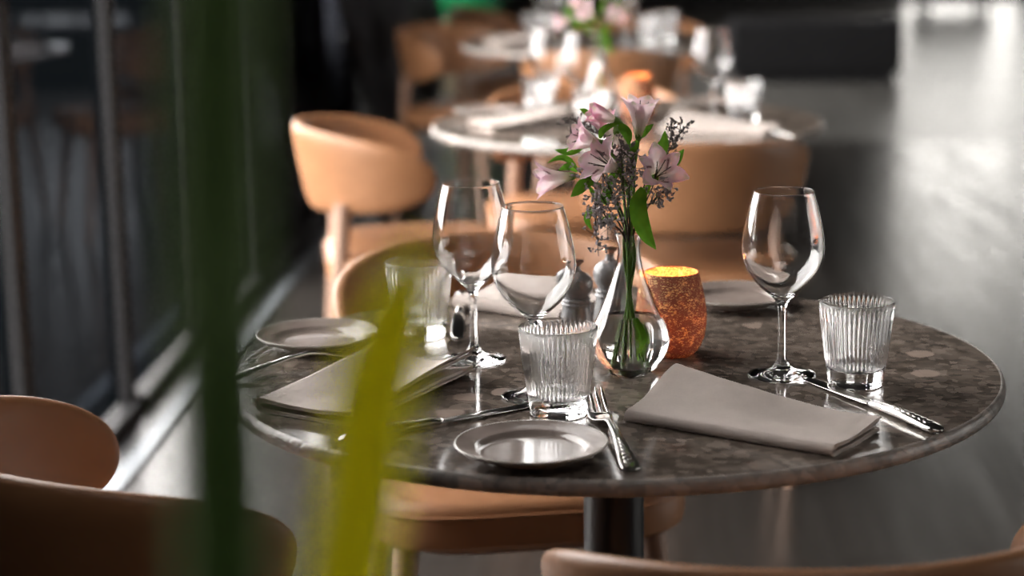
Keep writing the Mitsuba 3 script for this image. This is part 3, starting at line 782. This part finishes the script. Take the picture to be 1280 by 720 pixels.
def leaf_mesh(path, width, seed):
    n, m = 18, 7
    c = bez(path, n + 1)
    t = np.gradient(c, axis=0); t /= np.linalg.norm(t, axis=1, keepdims=True)
    r = random.Random(seed)
    tw0, tw1 = r.uniform(-.5, .5), r.uniform(-.5, .5)
    v = []
    for i in range(n + 1):
        s = i / n
        side = np.cross(t[i], [0.05, -1.0, 0.25]); side /= np.linalg.norm(side)
        nrm = np.cross(side, t[i])
        a = tw0 + (tw1 - tw0) * s
        sd = side * math.cos(a) + nrm * math.sin(a); nn = nrm * math.cos(a) - side * math.sin(a)
        w = width * (math.sin(PI * min(1, 0.05 + 0.95 * s) ** 0.8) ** 0.85) + 0.0003
        for j in range(m):
            q = (j - 3) / 3
            v.append(c[i] + sd * w * .5 * q + nn * (0.16 * w * abs(q) + 0.03 * w * math.sin(12 * s + 3 * q)))
    f = []
    for i in range(n):
        for j in range(m - 1):
            a = i * m + j
            f += [[a, a + 1, a + m + 1], [a, a + m + 1, a + m]]
    return trimesh.Trimesh(np.array(v), np.array(f), process=False)


BLOOMS = [
    ([0.0114, 0.0, 0.2721], [0.0143, -0.004, 0.3198], 0.02, 0.35, 0),
    ([-0.0092, -0.012, 0.293], [-0.0377, -0.02, 0.3051], 0.015, 0.1, 2),
    ([-0.0281, -0.02, 0.2697], [-0.0627, -0.03, 0.2814], 0.019, 0.45, 1),
    ([-0.0102, -0.03, 0.2402], [-0.0391, -0.052, 0.259], 0.02, 0.75, 1),
    ([-0.0603, -0.012, 0.2324], [-0.1064, -0.018, 0.2282], 0.017, 0.38, 1),
    ([0.0275, -0.012, 0.2262], [0.039, -0.04, 0.2467], 0.019, 0.85, 1),
    ([-0.0179, 0.02, 0.2642], [-0.0259, 0.018, 0.2848], 0.016, 0.4, 2),
    ([-0.014, 0.008, 0.2841], [-0.0086, 0.0, 0.2613], 0.013, 0.5, 0),
]
LEAVES = [
    (5, [[0.0166, -0.02, 0.2184], [0.0094, -0.045, 0.1989], [0.0182, -0.04, 0.1707], [0.0307, -0.035, 0.1513]], 0.0214),
    (3, [[-0.0338, -0.02, 0.2316], [-0.0471, -0.03, 0.2278], [-0.057, -0.035, 0.2195], [-0.065, -0.04, 0.2131]], 0.0139),
    (3, [[-0.044, -0.015, 0.2199], [-0.0394, -0.02, 0.2124], [-0.035, -0.02, 0.2051], [-0.0296, -0.02, 0.2023]], 0.0065),
    (2, [[-0.05, -0.01, 0.2667], [-0.0608, -0.015, 0.2621], [-0.0714, -0.02, 0.2611], [-0.0831, -0.02, 0.2639]], 0.0093),
    (4, [[-0.0606, 0.0, 0.2425], [-0.0705, 0.0, 0.25], [-0.0805, 0.0, 0.251], [-0.0922, -0.005, 0.2463]], 0.0074),
    (4, [[-0.0579, 0.0, 0.2361], [-0.0648, -0.01, 0.2431], [-0.072, -0.01, 0.2423], [-0.0791, -0.015, 0.2394]], 0.0084),
    (1, [[-0.0409, 0.0, 0.2981], [-0.0463, 0.0, 0.3027], [-0.0499, 0.0, 0.3055], [-0.0553, 0.0, 0.3074]], 0.0065),
    (2, [[-0.0315, -0.025, 0.2768], [-0.0287, -0.03, 0.2864], [-0.0197, -0.03, 0.2917], [-0.0081, -0.028, 0.2941]], 0.0074),
    (1, [[-0.01, -0.02, 0.2913], [-0.0037, -0.025, 0.2856], [-0.0002, -0.022, 0.277], [-0.0002, -0.02, 0.2677]], 0.0112),
    (0, [[0.0231, -0.005, 0.2599], [0.033, -0.01, 0.2587], [0.0393, -0.01, 0.2678], [0.0412, -0.01, 0.2832]], 0.0158),
    (5, [[0.0459, 0.01, 0.2392], [0.0513, 0.01, 0.2438], [0.0568, 0.01, 0.2502], [0.0631, 0.01, 0.2593]], 0.0121),
    (0, [[0.0141, 0.005, 0.2733], [0.0187, 0.005, 0.2805], [0.0232, 0.005, 0.2841], [0.0287, 0.0, 0.2893]], 0.0084),
    (6, [[-0.0401, 0.0, 0.1916], [-0.0455, -0.005, 0.1888], [-0.0474, -0.005, 0.1795], [-0.042, -0.005, 0.1683]], 0.0084),
    (6, [[-0.0136, -0.005, 0.183], [-0.0217, -0.01, 0.1839], [-0.0299, -0.01, 0.1812], [-0.0363, -0.01, 0.1766]], 0.0056),
    (3, [[-0.0122, -0.012, 0.2375], [-0.0176, -0.02, 0.2315], [-0.0195, -0.02, 0.2223], [-0.0204, -0.02, 0.2123]], 0.0102),
    (0, [[0.0105, -0.005, 0.271], [0.0042, -0.015, 0.2633], [0.0023, -0.015, 0.2524], [0.0041, -0.012, 0.241]], 0.0093),
    (4, [[-0.0231, -0.02, 0.2169], [-0.0258, -0.022, 0.2117], [-0.0259, -0.022, 0.2053], [-0.0223, -0.02, 0.1995]], 0.0112),
    (5, [[0.0239, -0.015, 0.2231], [0.0184, -0.018, 0.2144], [0.013, -0.018, 0.2117], [0.0094, -0.018, 0.2117]], 0.0084),
    (7, [[0.0068, -0.012, 0.0666], [0.0132, -0.018, 0.0472], [0.0122, -0.018, 0.0378], [0.0075, -0.014, 0.0216]], 0.0139),
]
SPRIGS = [
    ([[0.0027, 0.0, 0.1597], [0.0266, 0.0, 0.2161], [0.0476, 0.005, 0.2611], [0.0695, 0.01, 0.2903]], 26, 0),
    ([[0.0018, 0.0, 0.1578], [0.0185, 0.0, 0.2207], [0.0432, 0.01, 0.2558], [0.0505, 0.012, 0.2939]], 20, 0),
    ([[-0.001, 0.0, 0.1579], [-0.0191, 0.01, 0.2102], [-0.0344, 0.015, 0.2558], [-0.045, 0.015, 0.2927]], 34, 0),
    ([[-0.0019, 0.0, 0.1579], [-0.0236, 0.012, 0.2145], [-0.0444, 0.018, 0.2647], [-0.0633, 0.018, 0.2952]], 26, 0),
    ([[0.0009, -0.006, 0.159], [-0.0042, -0.02, 0.2058], [-0.0066, -0.03, 0.2393], [-0.0082, -0.03, 0.2709]], 44, 0),
    ([[0.0027, -0.006, 0.159], [0.0003, -0.02, 0.2057], [0.0032, -0.025, 0.2384], [0.0069, -0.022, 0.2607]], 36, 1),
    ([[-0.0028, -0.004, 0.1586], [-0.0215, -0.02, 0.1949], [-0.0428, -0.026, 0.2271], [-0.0587, -0.028, 0.243]], 30, 1),
    ([[-0.0009, -0.006, 0.159], [-0.0087, -0.025, 0.1956], [-0.0194, -0.03, 0.2166], [-0.0255, -0.034, 0.2319]], 32, 1),
    ([[0.0045, 0.0, 0.1578], [0.0201, -0.02, 0.1946], [0.0345, -0.03, 0.2126], [0.047, -0.035, 0.2233]], 36, 1),
    ([[-0.0037, -0.006, 0.159], [-0.0232, -0.03, 0.1847], [-0.0368, -0.06, 0.2072], [-0.0338, -0.055, 0.1482]], 46, 1),
    ([[-0.0028, -0.004, 0.1595], [-0.0196, -0.03, 0.1801], [-0.0318, -0.05, 0.1819], [-0.0388, -0.05, 0.2037]], 24, 1),
]


STEM_LABELS = ['upright pale pink alstroemeria standing highest in the front vase', 'closed dark pink alstroemeria bud at the top left of the front bouquet', 'half open pink alstroemeria pointing left in the upper bouquet of the front vase',
               'open pink alstroemeria facing the viewer in the middle of the front bouquet', 'pink alstroemeria stretched out farthest left in the front bouquet', 'open pink alstroemeria on the right side of the front bouquet, above the big hanging leaf',
               'small pink alstroemeria half hidden behind the others at the top of the front bouquet', 'pale hanging alstroemeria bloom amid the leaves of the front bouquet']
PROTO_STEMS = []
for i, b in enumerate(BLOOMS):
    base, axis = np.array(b[0]), np.array(b[1]) - np.array(b[0])
    axis /= np.linalg.norm(axis)
    a = i * 2.4
    foot = np.array([0.016 * math.cos(a), 0.016 * math.sin(a), 0.012 + 0.004 * (i % 3)])
    neck = np.array([0.0062 * math.cos(a + 2.6), 0.0062 * math.sin(a + 2.6), 0.148])
    mid = neck * .4 + base * .6 + np.array([0, 0, .012]) - axis * .012
    low = foot * .5 + neck * .5
    low[:2] *= .5
    path = bez([foot, low, neck, mid, base - axis * .002], 30)
    parts = [('stem', mikit.ply(tube(path, np.linspace(.0012, .0019, 30), 8), 'stem_mat', True))] + bloom_parts(b, 'bloom')
    n = 0
    for j, (si, lp, w) in enumerate(LEAVES):
        if si == i:
            parts.append(('leaf' + (f'_{n:03d}' if n else ''), mikit.ply(leaf_mesh(lp, w, j), 'leaf_mat', True))); n += 1
    PROTO_STEMS.append(parts)
    put(parts, 'alstroemeria_stem', t1(VX, VY), STEM_LABELS[i], 'flower', 'pink alstroemerias in the front vase')
for i in (0, 2, 3, 5, 4):
    put(PROTO_STEMS[i], 'alstroemeria_stem', t2(V2X, V2Y), 'blurred pale pink flower with green leaves in the vase on the middle table', 'flower', 'blurred flowers on the middle table')

one = trimesh.Trimesh(np.array([[0, 0, 0]] + [[.42 * math.cos(k * PI / 2.5), .42 * math.sin(k * PI / 2.5), .8 + .2 * (k % 2)] for k in range(5)] + [[0, 0, .62]]),
                      np.array([[0, (k + 1) % 5 + 1, k + 1] for k in range(5)] + [[6, k + 1, (k + 1) % 5 + 1] for k in range(5)]), process=False)
SPRIG_LABELS = {0: 'dry thin statice twig reaching out at the far right of the front bouquet', 1: 'dry statice twig just left of the rightmost twig of the front bouquet', 9: 'grey statice sprig drooping over the left side of the front vase',
                2: 'dark statice sprig behind the pink bud at the upper left of the front bouquet', 3: 'dark statice sprig reaching farthest up and left in the front bouquet', 6: 'light statice cluster just right of the leftmost pink bloom of the front bouquet',
                8: 'light statice cluster under the open bloom on the right of the front bouquet', 7: 'light statice cluster under the central open bloom of the front bouquet', 10: 'small light statice tip just above the drooping sprig of the front bouquet'}
for i, (path, n, tone) in enumerate(SPRIGS):
    r = random.Random(100 + i)
    path = [[0.3 * path[0][0], 0, 0.06]] + [[path[0][0] * .5, path[0][1] * .5 - .001, 0.15]] + path[1:]
    c = bez(path, 40)
    twigs, fl = [tube(c, np.linspace(.0011, .0005, 40), 6)], []
    for k in range(int(n * 1.35)):
        s = r.uniform(0.56, 1.0) if i != 9 else r.uniform(.5, 1.0)
        p = c[int(s * 39)]
        spread = 0.011 if tone else 0.013
        q = p + np.array([r.gauss(0, spread * .62), r.gauss(0, spread * .62), r.gauss(.002, spread * .6)]) * (1.0 if s < .93 else .6)
        if i in (0, 1):
            q = p + (q - p) * .45
        twigs.append(tube(np.array([p, (p + q) / 2 + np.array([0, 0, .001]), q]), 0.00028, 4))
        for _ in range(3):
            m = one.copy()
            d = q - p + np.array([r.gauss(0, .004), r.gauss(0, .004), r.gauss(0.002, .004)])
            d /= np.linalg.norm(d) + 1e-9
            m.apply_scale(r.uniform(.0030, .0046))
            m.apply_transform(trimesh.geometry.align_vectors([0, 0, 1], d))
            m.apply_translation(q + np.array([r.gauss(0, .0012), r.gauss(0, .0012), r.gauss(0, .0012)]))
            fl.append(m)
    k = put([('stem', mikit.ply(cat(*twigs), 'dry_stem', True)), ('florets', mikit.ply(cat(*fl), 'floret_light' if tone else 'floret_dark'))], 'statice_sprig', t1(VX, VY),
            SPRIG_LABELS.get(i, 'fine grey statice sprig with tiny dry florets filling the front bouquet'), 'flower', 'statice sprigs in the front vase')
    labels[k + '__florets'] = {'label': 'tiny dry grey florets', 'kind': 'stuff'}

# ------------------------------------------------------------------ potted strap-leaved plant right in front of the camera


def strap(path, w0, w1, seed):
    n, m = 40, 7
    c = bez(path, n + 1)
    t = np.gradient(c, axis=0); t /= np.linalg.norm(t, axis=1, keepdims=True)
    v = []
    for i in range(n + 1):
        s = i / n
        side = np.array([1.0, 0.12, 0]) - t[i] * t[i][0]; side /= np.linalg.norm(side)
        nn = np.cross(side, t[i])
        w = (w0 + (w1 - w0) * min(1, s * 3)) * (1 - s ** 12) + 0.0006
        for layer in (1, -1):
            for j in range(m):
                q = (j - 3) / 3
                v.append(c[i] + side * w * .5 * q + nn * (0.10 * w * abs(q) + layer * 0.0004 * (1 - q * q)))
    f = []
    for i in range(n):
        for o, rev in ((0, False), (m, True)):
            for j in range(m - 1):
                a = i * 2 * m + o + j; b = a + 2 * m
                f += [[a, a + 1, b + 1], [a, b + 1, b]] if not rev else [[a, b + 1, a + 1], [a, b, b + 1]]
    return mikit.ply(trimesh.Trimesh(np.array(v), np.array(f), process=False), 'strap_green', True)


PX, PY = -0.075, -1.70
pot = lathe([(0, 0), (.115, 0), (.120, .006), (.140, .80), (.140, .815), (.132, .815), (.128, .77), (0, .77)], 72)
soil = lathe([(0, .765), (.127, .765), (.1275, .775), (.06, .785), (0, .787)], 48)
O = np.array([PX, PY, 0])
leaves = [
    ('strap_green', [[-.02, -.02, .78], [-0.0755 - PX - .004, -1.7918 - PY + .02, 1.02], [-0.0735 - PX, -1.783 - PY, 1.17], [-0.0750 - PX, -1.770 - PY, 1.2316], [-0.0744 - PX, -1.754 - PY, 1.34], [-.02, -.02, 1.46]], .019, .0245),
    ('strap_yellow', [[.03, .02, .78], [.022, .0, .95], [-0.0535 - PX, -1.718 - PY, 1.085], [-0.0490 - PX, -1.7084 - PY, 1.130], [-0.0455 - PX, -1.7012 - PY, 1.1589], [-0.0405 - PX, -1.6970 - PY, 1.1770], [-0.0310 - PX, -1.692 - PY, 1.2080]], .021, .025),
]
parts = [('pot', mikit.ply(pot, 'dark_plaster', 35)), ('soil', mikit.ply(soil, 'soil', 30))]
for i, (m_, path, w0, w1) in enumerate(leaves):
    d = strap(path, w0, w1, i)
    d['bsdf'] = {'type': 'ref', 'id': m_}
    parts.append(('leaf' + (f'_{i:03d}' if i else ''), d))
k = put(parts, 'potted_plant', at(PX, PY), 'long green and yellow strap leaves blurred right in front of the lens', 'plant')
labels[k + '__leaf'] = {'label': 'dark green blurred leaf'}
labels[k + '__leaf_001'] = {'label': 'bright yellow green blurred leaf'}
